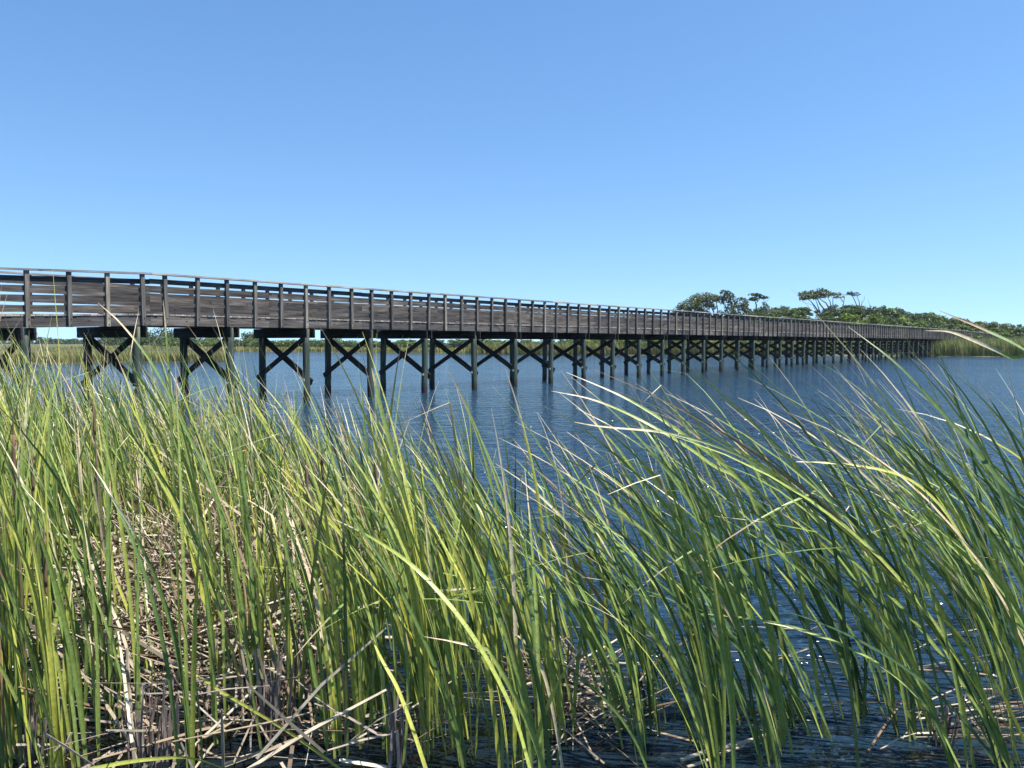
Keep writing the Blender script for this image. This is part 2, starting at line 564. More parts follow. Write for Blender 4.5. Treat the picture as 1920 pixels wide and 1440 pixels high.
# bents: piles, cap beams, cross braces
CAPH = 0.285
def pile_mesh(seed):
    rr = random.Random(seed)
    b = MB()
    n = 9
    pts = [(rr.uniform(-.006, .006), rr.uniform(-.006, .006), -3.7 * (1 - i / (n - 1))) for i in range(n)]
    b.tube(pts, [0.112 - 0.010 * i / (n - 1) + rr.uniform(-.003, .003) for i in range(n)], 14)
    return b.mesh("pile", M_PILE, True)
PILES = [pile_mesh(i) for i in range(6)]
def local_mesh(fn, name, mat):
    b = MB(); fn(b); return b.mesh(name, mat)
# local bent frame: x along the bridge, y inward (0 = near pile), z up from the rim underside
CAPS = []
for q in range(3):
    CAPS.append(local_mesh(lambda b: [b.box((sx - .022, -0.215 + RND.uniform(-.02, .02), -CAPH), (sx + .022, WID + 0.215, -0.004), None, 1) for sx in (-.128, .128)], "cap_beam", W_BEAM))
def brace(b, y0, z0, y1, z1, x0, x1, w):
    d = Vector((0, y1 - y0, z1 - z0)); L = d.length; d.normalize()
    nrm = Vector((0, -d.z, d.y))
    def fn(a, c, e): return Vector((c, y0, z0)) + d * a + nrm * e
    b.box((-.09, x0, -w / 2), (L + .09, x1, w / 2), fn, 0)
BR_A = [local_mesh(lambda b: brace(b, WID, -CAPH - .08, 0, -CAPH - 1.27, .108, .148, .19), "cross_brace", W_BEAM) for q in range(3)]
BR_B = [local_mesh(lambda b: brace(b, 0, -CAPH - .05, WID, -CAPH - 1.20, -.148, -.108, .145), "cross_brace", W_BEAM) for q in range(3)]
def bolt_fn(b):
    b.box((-.122, -.040, -CAPH - 1.27), (-.104, .040, -CAPH - 1.20))
    b.box((.149, -.05, -CAPH - 1.32), (.168, .05, -CAPH - 1.23))
    b.tube([(-.135, 0, -CAPH - 1.235), (.18, 0, -CAPH - 1.265)], [.014, .014], 6)
PLATE = local_mesh(bolt_fn, "brace_bolt", M_GALV)
SB = DS * 2.935
SB0 = S0 + 2.13 * DS + 0.02
rotz = math.atan2(U.y, U.x)
nb = 0
for j in range(-3, 45):
    sj = SB0 + j * SB + RND.uniform(-.03, .03)
    if j == -1: sj = S0 - 0.83 * DS
    if j == -2: sj = S0 - 3.75 * DS
    if sj > S_MAX - 1 or sj < S_MIN: continue
    bend = -BEND if sj > S_BEND else 0
    base = BP(sj, D, ZB)
    def put(me, name, dy=0, parent=brg, rz=0.0):
        o = place(me, name, parent)
        o.location = BP(sj, D + dy, ZB)
        o.rotation_euler = (0, 0, rotz + bend + rz)
        return o
    wf = {-3: 1.32, -2: 1.32, -1: 1.30, 0: 1.16, 1: 1.06}.get(j, 1.0)      # the trestles spread wider towards the ramp
    put(CAPS[j % 3], "cap_beam").scale.y = wf
    for dy in (0, WID * wf):
        p = put(PILES[RND.randrange(6)], "pile", dy, brg, RND.uniform(0, 6))
        p.location.z -= 0.02
        p.rotation_euler.x, p.rotation_euler.y = RND.uniform(-.016, .016), RND.uniform(-.016, .016)
    a = put(BR_A[j % 3], "cross_brace"); a.scale.y = wf
    bb = put(BR_B[(j + 1) % 3], "cross_brace"); bb.scale.y = wf
    bp = place(PLATE, "brace_bolt", a)
    nb += 1

# ------------------------------------------------------------------ far vegetation
def leafcards(b, c, rad, n, size, rnd, shell=0.55, flat=0.0):
    """n leaf-clump faces spread through an ellipsoid"""
    for i in range(n):
        v = Vector((rnd.gauss(0, 1), rnd.gauss(0, 1), rnd.gauss(0, 1))).normalized() * (shell + (1 - shell) * rnd.random()) * (1 if rnd.random() < .8 else rnd.random())
        p = Vector(c) + Vector((v.x * rad[0], v.y * rad[1], v.z * rad[2]))
        nn = (Vector((rnd.gauss(0, 1), rnd.gauss(0, 1), rnd.gauss(0, 1) + 0.5)) + v * 0.9)
        nn.z += flat
        nn.normalize()
        a = nn.orthogonal().normalized()
        a.rotate(Matrix.Rotation(rnd.uniform(0, 2 * PI), 3, nn))
        q = nn.cross(a)
        w, h = size * rnd.uniform(.5, 1.15), size * rnd.uniform(.35, .8)
        pts = [p - a * w * .5, p + q * h * .5 - a * w * .1, p + a * w * .5, p - q * h * .5 + a * w * .1]
        b.add(pts, [(0, 1, 2, 3)], None, min(1, max(0, rnd.gauss(.5, .24))))

def shrub_mesh(seed, mat, dense=1.0):
    """a shrub about 2 m across and 2 m tall with a lumpy crown and a few stems"""
    rnd = random.Random(seed)
    b = MB()
    for i in range(11):
        a, rr = rnd.uniform(0, 2 * PI), rnd.uniform(0.1, 0.75)
        z = rnd.uniform(0.35, 1.55) * (1.08 - 0.35 * rr)
        s_ = rnd.uniform(.26, .5)
        leafcards(b, (rr * math.cos(a), rr * math.sin(a), z), (s_, s_, s_ * .8), int(64 * dense), 0.24, rnd)
    return b.mesh("crown", mat)
def stem_mesh(seed):
    rnd = random.Random(seed)
    b = MB()
    for i in range(4):
        a = rnd.uniform(0, 2 * PI)
        e = Vector((math.cos(a) * .5, math.sin(a) * .5, 1.2))
        b.tube([(0, 0, -.15), e * .5 + Vector((rnd.uniform(-.1, .1), 0, .05)), e], [.05, .035, .015], 5)
    return b.mesh("stems", M_BARK)
SH = {k: [shrub_mesh(10 * i + j, m) for j in range(4)] for i, (k, m) in enumerate((('dark', F_DARK), ('mid', F_MID), ('bright', F_BRIGHT), ('olive', F_OLIVE)))}
STEM = [stem_mesh(i) for i in range(3)]
def shrub(loc, w, h, kind, label, group, name="shrub", stems=True):
    o = place(RND.choice(SH[kind]), name)
    o.location = loc
    o.rotation_euler.z = RND.uniform(0, 6.28)
    o.scale = (w / 2, w / 2 * RND.uniform(.85, 1.15), h / 2)
    tag(o, label, "shrub", group)
    if stems:
        place(RND.choice(STEM), "stems", o)
    return o

KW = {'dark': 'dark green', 'mid': 'mid green', 'bright': 'bright yellow-green', 'olive': 'dull olive'}
def zone_r(px):
    for lim, t in ((1265, "left of the wind-bent trees"), (1450, "under the leftmost wind-bent trees"),
                   (1530, "between the two wind-bent tree groups"), (1640, "below the sparse right-hand tree"),
                   (1740, "on the hump right of the trees"), (1830, "above the bridge's far end"), (9999, "on the low right-hand slope")):
        if px < lim: return t
rows = [(104, 0.10), (112, 0.30), (122, 0.52), (134, 0.74), (146, 0.93), (156, 1.0)]
rs = random.Random(21)
for Y, frac in rows:
    px = 1085 + rs.uniform(0, 20)
    while px < 2010:
        top = lerp(634, interp(CANOPY, px), frac) + rs.uniform(-3, 3)
        y_ = max(Y, shoreY(px) + 6) + rs.uniform(-3, 3)
        g = landz(px, y_)
        zt = CAM_H + (642 - top) * y_ / 1440
        h = max(1.4, min(5.0, zt - g))
        w = rs.uniform(2.6, 4.6)
        if frac < 0.4:
            kind = rs.choice(['mid', 'olive', 'mid', 'bright'])
        else:
            kind = rs.choice(['dark', 'mid', 'mid', 'dark', 'olive'])
        if 1640 < px < 1760 and frac > 0.3: kind = rs.choice(['mid', 'mid', 'bright', 'dark'])
        if px > 1780: kind = rs.choice(['dark', 'olive', 'olive', 'mid'])
        row = "low in front" if frac < 0.4 else ("halfway up the slope" if frac < 0.8 else "along the skyline")
        if not (1512 < px < 1534 and frac > .9):
            p = at(px, 642, y_)
            shrub((p.x, p.y, zt - h), w, h, kind, "%s shrub %s %s" % (KW[kind], row, zone_r(px)), "dune shrubs behind the bridge")
        px += w * 1440 / y_ * rs.uniform(.36, .62)
for px, py, Y, w, h in ((1590, 583, 128, 5.2, 3.4), (1618, 592, 124, 3.4, 2.8), (1600, 600, 120, 4.5, 2.2)):
    p = at(px, py, Y)
    shrub((p.x, p.y, p.z - h), w, h, 'bright', {1590: "large bright yellow-green shrub under the sparse wind-bent tree", 1618: "small round lime-green shrub just right of the large bright one",
          1600: "low lime-green shrub spreading against the rail below the large bright one"}[px], "bright shrubs on the dune")

# wind-bent trees: limbs and foliage pads given as picture points at the tree's own depth, with depth spread
def wind_tree(name, label, Y, limbs, pads, mat, seed, n=80, size=0.40):
    rnd = random.Random(seed)
    base = at(limbs[0][0][0], limbs[0][0][1], Y)
    root = empty(name, base)
    tag(root, label, "tree", "wind-bent trees on the dune")
    tr = MB()
    for pts, r0 in [(l[:-1], l[-1]) for l in limbs]:
        d0 = rnd.uniform(-1.2, 1.2)
        ps = [at(x, y, Y + d0 * i / max(1, len(pts) - 1)) - base for i, (x, y) in enumerate(pts)]
        k = len(ps)
        ps = [p + Vector((rnd.uniform(-.08, .08), 0, rnd.uniform(-.06, .06))) for p in ps]
        tr.tube(ps, [.75 * r0 * (1 - .75 * i / max(1, k - 1)) for i in range(k)], 6)
    tr.build("trunk", M_BARK, root)
    cr = MB()
    for (x, y, rx, ry, dens) in pads:
        c = at(x, y, Y + rnd.uniform(-1.6, 1.6)) - base
        sx = rx * Y / 1440
        sz = 1.4 * ry * Y / 1440
        dy = max(1.1, sx * .8)
        nn = int(n * dens * 8.0 * max(.5, rx * ry / 30))
        off = Vector((rnd.uniform(0, 90), 0, 0))
        for i in range(nn):
            q = Vector((rnd.uniform(-1, 1), rnd.uniform(-1, 1), rnd.uniform(-1, 1)))
            if q.length > 1: continue
            o = Vector((q.x * sx * 1.5, q.y * dy, q.z * sz * (1.15 - .35 * q.x) - q.x * q.x * sz * .5))
            if mnoise.noise(o * 1.5 + off) < -.10: continue
            leafcards(cr, c + o, (.12, .12, .08), 1, size, rnd, .1, .5)
    cr.build("crown", mat, root)
    return root
wind_tree("wind_bent_tree", "broad domed wind-bent tree, leftmost and densest above the rail", 148,
    [[(1336, 606), (1330, 592), (1316, 578), (1298, 567), .28], [(1338, 606), (1338, 585), (1330, 566), (1318, 556), .24], [(1342, 606), (1346, 584), (1343, 566), (1336, 556), .2],
     [(1332, 600), (1312, 588), (1290, 583), .14]],
    [(1322, 556, 20, 5, 1.0), (1336, 560, 14, 6, .9), (1306, 562, 14, 5, 1), (1294, 571, 16, 6, 1.1), (1316, 570, 16, 6, .9), (1282, 580, 14, 6, 1.1), (1302, 581, 14, 5, .8), (1272, 589, 12, 6, 1.0), (1292, 592, 16, 6, 1),
     (1332, 574, 9, 5, .7), (1318, 588, 12, 6, .9), (1264, 594, 8, 4, 1)], F_OLIVE, 1)
wind_tree("wind_bent_tree", "leaning wind-bent tree with feathery stepped branches, right of the domed tree", 146,
    [[(1372, 604), (1366, 586), (1356, 568), (1352, 560), .2], [(1374, 604), (1376, 578), (1366, 560), (1358, 551), .22], [(1380, 604), (1386, 585), (1378, 566), (1372, 553), .18], [(1392, 604), (1396, 585), (1392, 570), .16],
     [(1354, 596), (1352, 578), .07], [(1360, 592), (1356, 572), .06], [(1381, 562), (1378, 552), .05]],
    [(1357, 547, 5, 2.2, 1.1), (1364, 549, 6, 2.6, 1.1), (1369, 554, 6, 3.5, 1), (1354, 557, 8, 3.5, 1), (1360, 563, 9, 4, .9), (1374, 563, 7, 5, .9), (1370, 573, 8, 4, .8), (1390, 562, 6, 3, 1), (1396, 567, 6, 5, .9),
     (1386, 576, 10, 6, .9), (1372, 586, 10, 7, 1.0), (1398, 582, 8, 8, 1), (1384, 594, 14, 6, 1), (1352, 590, 9, 5, .8)], F_OLIVE, 2)
wind_tree("wind_bent_tree", "small twin-stemmed wind-bent tree with flat flag-like tufts, standing alone", 147,
    [[(1417, 590), (1418, 572), (1416, 563), (1408, 560), .22], [(1418, 567), (1424, 560), (1420, 553), .12], [(1432, 590), (1432, 570), (1433, 560), (1428, 556), .13], [(1434, 566), (1442, 561), (1444, 557), (1438, 555), .05]],
    [(1412, 552, 6, 1.8, 1.1), (1420, 553, 6, 2, 1), (1409, 561, 5, 2, 1.1), (1416, 560, 4, 2.4, .9), (1427, 556, 5, 2.2, 1), (1434, 558, 4, 1.6, .7), (1418, 588, 8, 6, 1), (1434, 576, 6, 6, .9)], F_DARK, 3)
wind_tree("wind_bent_tree", "wide flat-topped wind-bent tree with several slanting bare trunks", 150,
    [[(1535, 584), (1527, 572), (1520, 565), (1510, 559), .2], [(1537, 584), (1533, 570), (1528, 558), .15], [(1548, 584), (1538, 570), (1532, 560), (1526, 553), .22], [(1556, 582), (1549, 568), (1540, 562), (1532, 556), .2],
     [(1560, 582), (1556, 565), (1550, 556), .16], [(1562, 580), (1562, 562), (1563, 552), .14], [(1530, 584), (1524, 572), (1512, 569), (1499, 564), .07]],
    [(1508, 551, 8, 3, 1.1), (1518, 549, 10, 3, 1.1), (1530, 550, 10, 4, 1), (1540, 545, 7, 3, 1.1), (1548, 548, 8, 3.5, .9), (1510, 557, 8, 3.5, 1), (1522, 556, 9, 3.5, .9), (1536, 555, 10, 4, .8), (1550, 554, 7, 3, .8), (1558, 551, 5, 2.5, .6), (1506, 560, 5, 2, .9)], F_OLIVE, 4)
wind_tree("wind_bent_tree", "thin wind-bent tree with wispy tufts streaming left, between two fuller trees", 151,
    [[(1581, 580), (1581, 568), (1583, 558), (1582, 554), .14], [(1581, 566), (1575, 557), (1568, 551), .11], [(1578, 566), (1575, 562), .05]],
    [(1564, 551, 5, 1.8, .9), (1573, 552, 5, 2.2, .6), (1578, 555, 5, 2.5, .5), (1568, 557, 5, 1.4, .7)], F_OLIVE, 5, 70)
wind_tree("wind_bent_tree", "sparse two-armed wind-bent tree with one tuft streaming left, rightmost on the skyline", 152,
    [[(1611, 580), (1606, 570), (1600, 558), (1596, 554), (1588, 551), .15], [(1612, 580), (1611, 566), (1608, 556), (1603, 550), .14], [(1605, 562), (1607, 558), .05], [(1615, 580), (1616, 570), (1620, 562), (1621, 554), .11], [(1616, 571), (1615, 563), .06]],
    [(1592, 550, 4, 2, .8), (1597, 549, 5, 2, .6), (1605, 551, 5, 2.6, .7)], F_DARK, 6, 60)
wind_tree("dead_snag", "pair of bare dead twigs rising above the shrubs right of the sparse tree", 153,
    [[(1633, 582), (1631, 570), (1627, 561), .07], [(1624, 582), (1623, 568), .05]], [(1633, 578, 4, 3, .5)], F_DARK, 7, 30)

# left far bank: hedge, trees, distant pine wood
HEDGE = [(230, 640), (300, 634), (430, 630), (520, 631), (600, 630), (700, 632), (800, 632), (900, 631), (1000, 631), (1110, 630)]
def zone_l(px):
    for lim, t in ((420, "near the second trestle"), (600, "behind the third trestle"), (760, "behind the fourth trestle"), (900, "behind the sixth trestle"), (9999, "behind the bridge's middle")):
        if px < lim: return t
for row, (dy, up) in enumerate(((14, 5), (26, 0))):
    px = 300
    while px < 1110:
        y_ = shoreY(px) + dy + rs.uniform(-3, 3)
        top = interp(HEDGE, px) + up + rs.uniform(-2, 2.5)
        zt = CAM_H + (642 - top) * y_ / 1440
        w = rs.uniform(3.5, 6)
        kind = rs.choice(['dark', 'mid', 'mid', 'dark'])
        h = max(1.3, zt - 0.4)
        p = at(px, 642, y_)
        shrub((p.x, p.y, zt - h), w, h, kind, "%s bush %s the far-bank hedge, %s" % (KW[kind], ("in front of", "atop")[row], zone_l(px)), "hedge bushes on the far bank")
        px += w * 1440 / y_ * rs.uniform(.38, .6)

def round_tree(px, top, Y, w, label, mat, seed, base_py=645, pads=9):
    rnd = random.Random(seed)
    zt = CAM_H + (642 - top) * Y / 1440
    p = at(px, 642, Y)
    base = Vector((p.x, p.y, 0.3))
    root = empty("leafy_tree", base)
    tag(root, label, "tree", "broadleaf trees on the far left bank")
    H = zt - 0.3
    t = MB()
    for i in range(4):
        a = rnd.uniform(0, 6.28)
        e = Vector((math.cos(a) * w * .3, math.sin(a) * w * .3, H * rnd.uniform(.6, .85)))
        t.tube([(0, 0, -.3), e * .4 + Vector((0, 0, H * .08)), e], [.28, .18, .06], 6)
    t.build("trunk", M_BARK, root)
    c = MB()
    for i in range(pads * 2):
        a, r_ = rnd.uniform(0, 6.28), rnd.random() ** .6
        z = rnd.uniform(.28, .92) * H
        k = 1.05 - .55 * abs(z / H - .45)
        s_ = rnd.uniform(.16, .26) * w
        leafcards(c, (math.cos(a) * r_ * w * .42 * k, math.sin(a) * r_ * w * .42 * k, z), (s_, s_, s_ * .55), 80, .55, rnd, .3, .3)
    c.build("crown", mat, root)
round_tree(287, 615, 205, 13, "tallest dark tree on the far bank, seen under the deck", F_DARK, 31)
round_tree(232, 628, 210, 13, "low spreading dark tree seen through the leftmost cross brace", F_DARK, 32)
round_tree(205, 632, 215, 10, "low rounded tree left of the tallest far-bank tree", F_DARK, 33)
round_tree(262, 624, 200, 10, "dark tree filling the gap just left of the tallest far-bank tree", F_MID, 34)
round_tree(318, 622, 195, 11, "leafy tree at the right shoulder of the tallest far-bank tree", F_DARK, 35)
round_tree(345, 630, 190, 10, "rounded tree behind the second pair of piles", F_MID, 36)
round_tree(470, 625, 186, 8, "tree top poking up above the hedge beside the third pair of piles", F_DARK, 37)
round_tree(380, 632, 186, 10, "low tree right of the second pair of piles", F_DARK, 38)

def pine_wood():
    rnd = random.Random(55)
    b = MB()
    for i in range(250):
        px = rnd.uniform(-700, 330)
        Y = rnd.uniform(420, 520)
        top = 638 + 3 * mnoise.noise(Vector((px * .02, 0, 0))) + rnd.uniform(-1.5, 3)
        zt = CAM_H + (642 - top) * Y / 1440
        p = at(px, 642, Y)
        for k in range(3):
            leafcards(b, (p.x + rnd.uniform(-3, 3), p.y, lerp(.8, zt, (k + .6) / 3)), (4.0, 4, 1.4), 16, 2.0, rnd, .3)
    o = b.build("distant_wood", F_DARK)
    tag(o, "far-off wood along the left horizon, reading as one dark green band", "wood", None, 'stuff')
pine_wood()
def far_pine(px, top, label, seed):
    rnd = random.Random(seed)
    Y = 430
    zt = CAM_H + (642 - top) * Y / 1440
    p = at(px, 642, Y)
    root = empty("pine_tree", (p.x, p.y, .3))
    tag(root, label, "pine tree", "pines above the distant wood")
    t = MB(); t.tube([(0, 0, -.3), (0.2, 0, zt * .5), (0, 0, zt - 1)], [.35, .28, .1], 6); t.build("trunk", M_BARK, root)
    c = MB()
    for i in range(7):
        z = zt * rnd.uniform(.45, .95)
        leafcards(c, (rnd.uniform(-1.2, 1.2), rnd.uniform(-1, 1), z), (1.7, 1.7, .9), 26, 1.2, rnd, .2, .3)
    c.build("crown", F_DARK, root)
for i, (px, top, lb) in enumerate(((75, 632, "leftmost and tallest round-topped pine above the distant wood"), (92, 634, "second round-topped pine, close beside the tallest one"), (141, 635, "lone pine rising just left of the first cross brace"),
                                   (108, 637, "low pine between the paired pines and the lone one"))):
    far_pine(px, top, lb, 80 + i)

# marsh grass: uncountable blades on the banks
def grass_stuff(name, label, gen, n, hmin, hmax, w, mat, seed, lean=.25):
    rnd = random.Random(seed)
    b = MB()
    for i in range(n):
        p = gen(rnd)
        if p is None: continue
        h = rnd.uniform(hmin, hmax)
        a = rnd.uniform(0, PI)
        q = Vector((math.cos(a), math.sin(a), 0)) * w * rnd.uniform(.5, 1.2)
        l = Vector((-rnd.uniform(0, lean * 1.6) * h, rnd.uniform(-lean, lean) * h * .6, 0))
        m_ = p + Vector((l.x * .35, l.y * .35, h * .6))
        b.add([p - q, p + q, m_ + q * .7, m_ - q * .7, p + l + Vector((0, 0, h))], [(0, 1, 2, 3), (3, 2, 4)], None, min(1, max(0, rnd.gauss(.5, .27))))
    tag(b.build(name, mat), label, "grass", None, 'stuff')
def gen_pen(r):
    px = r.uniform(-300, 428)
    y0 = on_water(px, interp(PEN_FRONT, px)).y
    depth = 60 * min(1, max(.02, (428 - px) / 260)) ** .8
    Y = y0 - .35 + depth * r.random() ** 1.8
    d = ray(px, 642)
    return Vector((d.x / d.y * Y, Y, .05))
grass_stuff("marsh_grass", "tan and green marsh grass covering the low point on the left", gen_pen, 17000, .5, .98, .045, F_MARSH, 61)
def gen_far(r):
    px = r.uniform(-300, 1180)
    Y = shoreY(px) - .2 + 16 * r.random() ** 1.5
    d = ray(px, 642)
    return Vector((d.x / d.y * Y, Y, .1))
grass_stuff("bank_grass", "tan marsh grass fringing the far shore behind the bridge", gen_far, 14000, .45, 1.0, .09, F_MARSH, 62)
def gen_mid(r):
    px = r.uniform(880, 1520)
    Y = shoreY(px) + .2 + 9 * r.random() ** 1.5
    d = ray(px, 642)
    return Vector((d.x / d.y * Y, Y, .1))
grass_stuff("tall_marsh_grass", "taller straw-coloured grass on the shore behind the middle piles", gen_mid, 9000, .9, 1.85, .06, F_MARSH, 63)
def gen_right(r):
    px = r.uniform(1480, 2150)
    Y = shoreY(px) + .1 + 14 * r.random() ** 1.4
    if 1480 < px < 1735 and Y < shoreY(px) + 1: return None
    d = ray(px, 642)
    return Vector((d.x / d.y * Y, Y, .1 + .02 * (Y - shoreY(px))))
grass_stuff("green_reed_bank", "green reeds on the bank where the bridge reaches the right shore", gen_right, 15000, 1.1, 2.35, .05, F_MARSHG, 64)

# ------------------------------------------------------------------ cattails in the foreground
NS = 13
def leaf(b, base, L, w, lean0, bend, az, face, hue, dry, rnd, twist=.6, kink=None, sag=0.0, power=1.5):
    """one blade: lean0/bend are tangents of the lean at the foot and the extra at the tip, az its compass direction"""
    p = Vector(base)
    hd = Vector((math.cos(az), math.sin(az), 0))
    up = 1.0
    vs, gs, fs = [], [], []
    r = rnd.random()
    pend = 0.0
    side0 = Vector((math.cos(face), math.sin(face), 0))
    for i in range(NS):
        t = i / (NS - 1)
        k = lean0 + bend * t ** power
        ang = math.atan(k) + sag * t * t + pend
        d = hd * math.sin(ang) + Vector((0, 0, math.cos(ang)))
        if kink and abs(t - kink[0]) < .5 / (NS - 1): pend += kink[1]
        f = face + twist * (t - .2)
        sd = Vector((math.cos(f), math.sin(f), 0))
        sd = (sd - d * sd.dot(d))
        if sd.length < .05: sd = d.orthogonal()
        sd.normalize()
        nr = d.cross(sd)
        ww = w * (min(1, .62 + 2.2 * t) if t < .2 else 1.0) * (1 - max(0, (t - .45) / .55) ** 1.6) * .5 + .0006
        c = nr * ww * .28
        vs += [p - sd * ww, p + c, p + sd * ww]
        gs += [(t, hue - .06, dry), (t, hue + .13, dry), (t, hue - .06, dry)]
        if i:
            q = 3 * (i - 1)
            fs += [(q, q + 1, q + 4, q + 3), (q + 1, q + 2, q + 5, q + 4)]
        p = p + d * (L / (NS - 1))
    b.add(vs, fs, gs, r)
    return p

def hero_leaf(b, pts, w, hue, dry, rnd, face=None, n=26):
    """a blade along world points (Catmull-Rom)"""
    P = [pts[0] * 2 - pts[1]] + list(pts) + [pts[-1] * 2 - pts[-2]]
    cs = []
    m = len(pts) - 1
    for i in range(n):
        u = i / (n - 1) * m
        k = min(m - 1, int(u)); t = u - k
        a, b0, c, d = P[k], P[k + 1], P[k + 2], P[k + 3]
        cs.append(.5 * ((2 * b0) + (c - a) * t + (2 * a - 5 * b0 + 4 * c - d) * t * t + (3 * b0 - a - 3 * c + d) * t ** 3))
    vs, gs, fs = [], [], []
    f0 = rnd.uniform(-.5, .5) if face is None else face
    for i, p in enumerate(cs):
        t = i / (n - 1)
        d = (cs[min(n - 1, i + 1)] - cs[max(0, i - 1)]).normalized()
        vw = Vector((math.sin(f0), -math.cos(f0), .25)).normalized()
        sd = d.cross(vw).normalized()
        sd.rotate(Matrix.Rotation(.5 * math.sin(2.2 * t + f0 * 3), 3, d))
        nr = d.cross(sd)
        ww = w * (1 - max(0, (t - .5) / .5) ** 1.7) * .5 + .0006
        vs += [p - sd * ww, p + nr * ww * .25, p + sd * ww]
        gs += [(t, hue - .05, dry), (t, hue + .10, dry), (t, hue - .05, dry)]
        if i:
            q = 3 * (i - 1)
            fs += [(q, q + 1, q + 4, q + 3), (q + 1, q + 2, q + 5, q + 4)]
    b.add(vs, fs, gs, rnd.random())

WIND = [(-200, .12), (150, .18), (400, .24), (700, .34), (1000, .46), (1300, .66), (1600, .86), (2000, 1.0)]
def cattail(b, x, y, px, rnd, n, H, hue0, drybias, thin=1.0):
    wd = interp(WIND, px) * rnd.uniform(.7, 1.25)
    if px > 1000: thin *= 1.0
    lean = .01 + .27 * wd ** 1.8 + rnd.gauss(0, .075)
    fan = rnd.uniform(0, PI)
    for i in range(n):
        q = (i - (n - 1) / 2) / max(1, n - 1) * 2
        out = q * rnd.uniform(.05, .17)
        # lean vector: wind (to -x) plus the fan
        vx, vy = -lean + out * math.cos(fan) + rnd.gauss(0, .03), out * math.sin(fan) + rnd.gauss(0, .04)
        bend = (.14 + .98 * wd) * rnd.choice([rnd.uniform(.25, .8), rnd.uniform(.6, 1.4)]) + abs(rnd.gauss(0, .07))
        bx, by = -bend + rnd.gauss(0, .2), rnd.gauss(0, .26)
        az = math.atan2(vy + by * .6, vx + bx * .6)
        l0 = vx * math.cos(az) + vy * math.sin(az)
        Lf = H * (rnd.uniform(.72, 1.08) if rnd.random() < .93 else rnd.uniform(1.08, 1.27)) * (1 - .10 * abs(q))
        dry = max(0, rnd.gauss(.085 + drybias * .8, .08)) if rnd.random() < .78 else 0
        if rnd.random() < .025 + drybias * .25: dry = rnd.uniform(.5, 1.15)
        kink = (rnd.uniform(.5, .85), rnd.uniform(.5, 1.5)) if rnd.random() < .10 else None
        leaf(b, (x + q * .03 * math.cos(fan) + rnd.gauss(0, .02), y + q * .03 * math.sin(fan) + rnd.gauss(0, .03), -.08), Lf, thin * rnd.uniform(.0095, .0195), l0, bend, az,
             rnd.choice([rnd.uniform(0, PI), rnd.gauss(0, .5)]), min(1, max(0, rnd.gauss(hue0, .25))), dry, rnd, rnd.uniform(-1.1, 1.1), kink,  # wide hue spread puts lit and shaded blade contrast into the colour
             rnd.uniform(0, .25 + .2 * wd), rnd.uniform(.7, 1.8))

BACK = [(-300, 9.5), (150, 9.5), (400, 8.6), (600, 7.2), (800, 6.1), (1000, 6.0), (1300, 5.9), (1500, 5.9), (1750, 6.2), (2300, 6.6)]
def hgt(px, Y):
    base = interp([(-300, 1.80), (200, 1.70), (450, 1.62), (700, 1.55), (950, 1.45), (1150, 1.42), (1300, 1.62), (1600, 1.92), (2000, 1.98)], px)
    return base
def row_of(Y):
    return ("front row", "second row", "middle rows", "back rows")[0 if Y < 3.5 else 1 if Y < 4.4 else 2 if Y < 5.8 else 3]
def zone_reed(px):
    for lim, t in ((110, "at the left edge of the stand"), (330, "beside the pale litter heap on the left"), (560, "around the grey dead stalks left of centre"), (760, "just left of the middle"), (960, "in the middle of the stand"),
                   (1170, "just right of the middle"), (1400, "by the open water right of centre"), (1620, "where the stand thins towards the right"), (1800, "in the leaning right-hand stand"), (9999, "at the right edge of the stand")):
        if px < lim: return t
def spot_density(px, Y):
    """relative density of shoots over the bed"""
    if Y > interp(BACK, px): return 0
    d = 1.0
    if 110 < px < 620 and 2.9 < Y < 5.4: d = .36
    if 620 <= px < 1000: d = 1.25 if Y < 3.7 else .85
    if 1000 <= px < 1250: d = .75 if Y < 3.7 else .5
    if 1250 <= px < 1650: d = .62 if Y < 3.6 else .26
    if px >= 1650: d = .62 if Y < 3.6 else .46
    if Y > 5.8: d *= 1.5 if px < 620 else .6
    return d
rc = random.Random(5)
spots = []
tries = 0
while len(spots) < 296 and tries < 60000:
    tries += 1
    Y = 2.9 + 6.8 * rc.random() ** 1.3
    hw = .80 * Y
    x = rc.uniform(-hw, hw)
    px = 960 + 1440 * x / Y
    if rc.random() > spot_density(px, Y) / 1.5: continue
    spots.append((x, Y, px))
spots.sort(key=lambda s: s[1])
reedgroup = "green cattails in the foreground stand"
for (x, Y, px) in spots:
    # shoots come in small tufts: one object per shoot
    rr = random.Random(int(x * 1000) * 31 + int(Y * 1000))
    b = MB()
    yellow = rr.random() < .10
    hue0 = (.59 if px < 700 else .52 if px < 1200 else .36) + rr.gauss(0, .08) + (.28 if yellow else 0)  # left shoots lighter, right darker: sunlit and backlit sides put into the colour
    drb = rr.choice([0, 0, .05, .12])
    n = rr.randint(5, 9) if px < 900 else rr.randint(4, 7)
    cattail(b, 0, 0, px, rr, n, hgt(px, Y) * min(1.14, rr.gauss(1, .10)), hue0, drb)
    o = b.build("cattail_plant", M_REED, None, True, (x, Y, 0))
    st = "yellowing" if yellow else ("brown-tipped green" if drb > .04 else "fresh green")
    tag(o, "%s cattail shoot in the %s %s" % (st, row_of(Y), zone_reed(px)), "cattail", reedgroup)

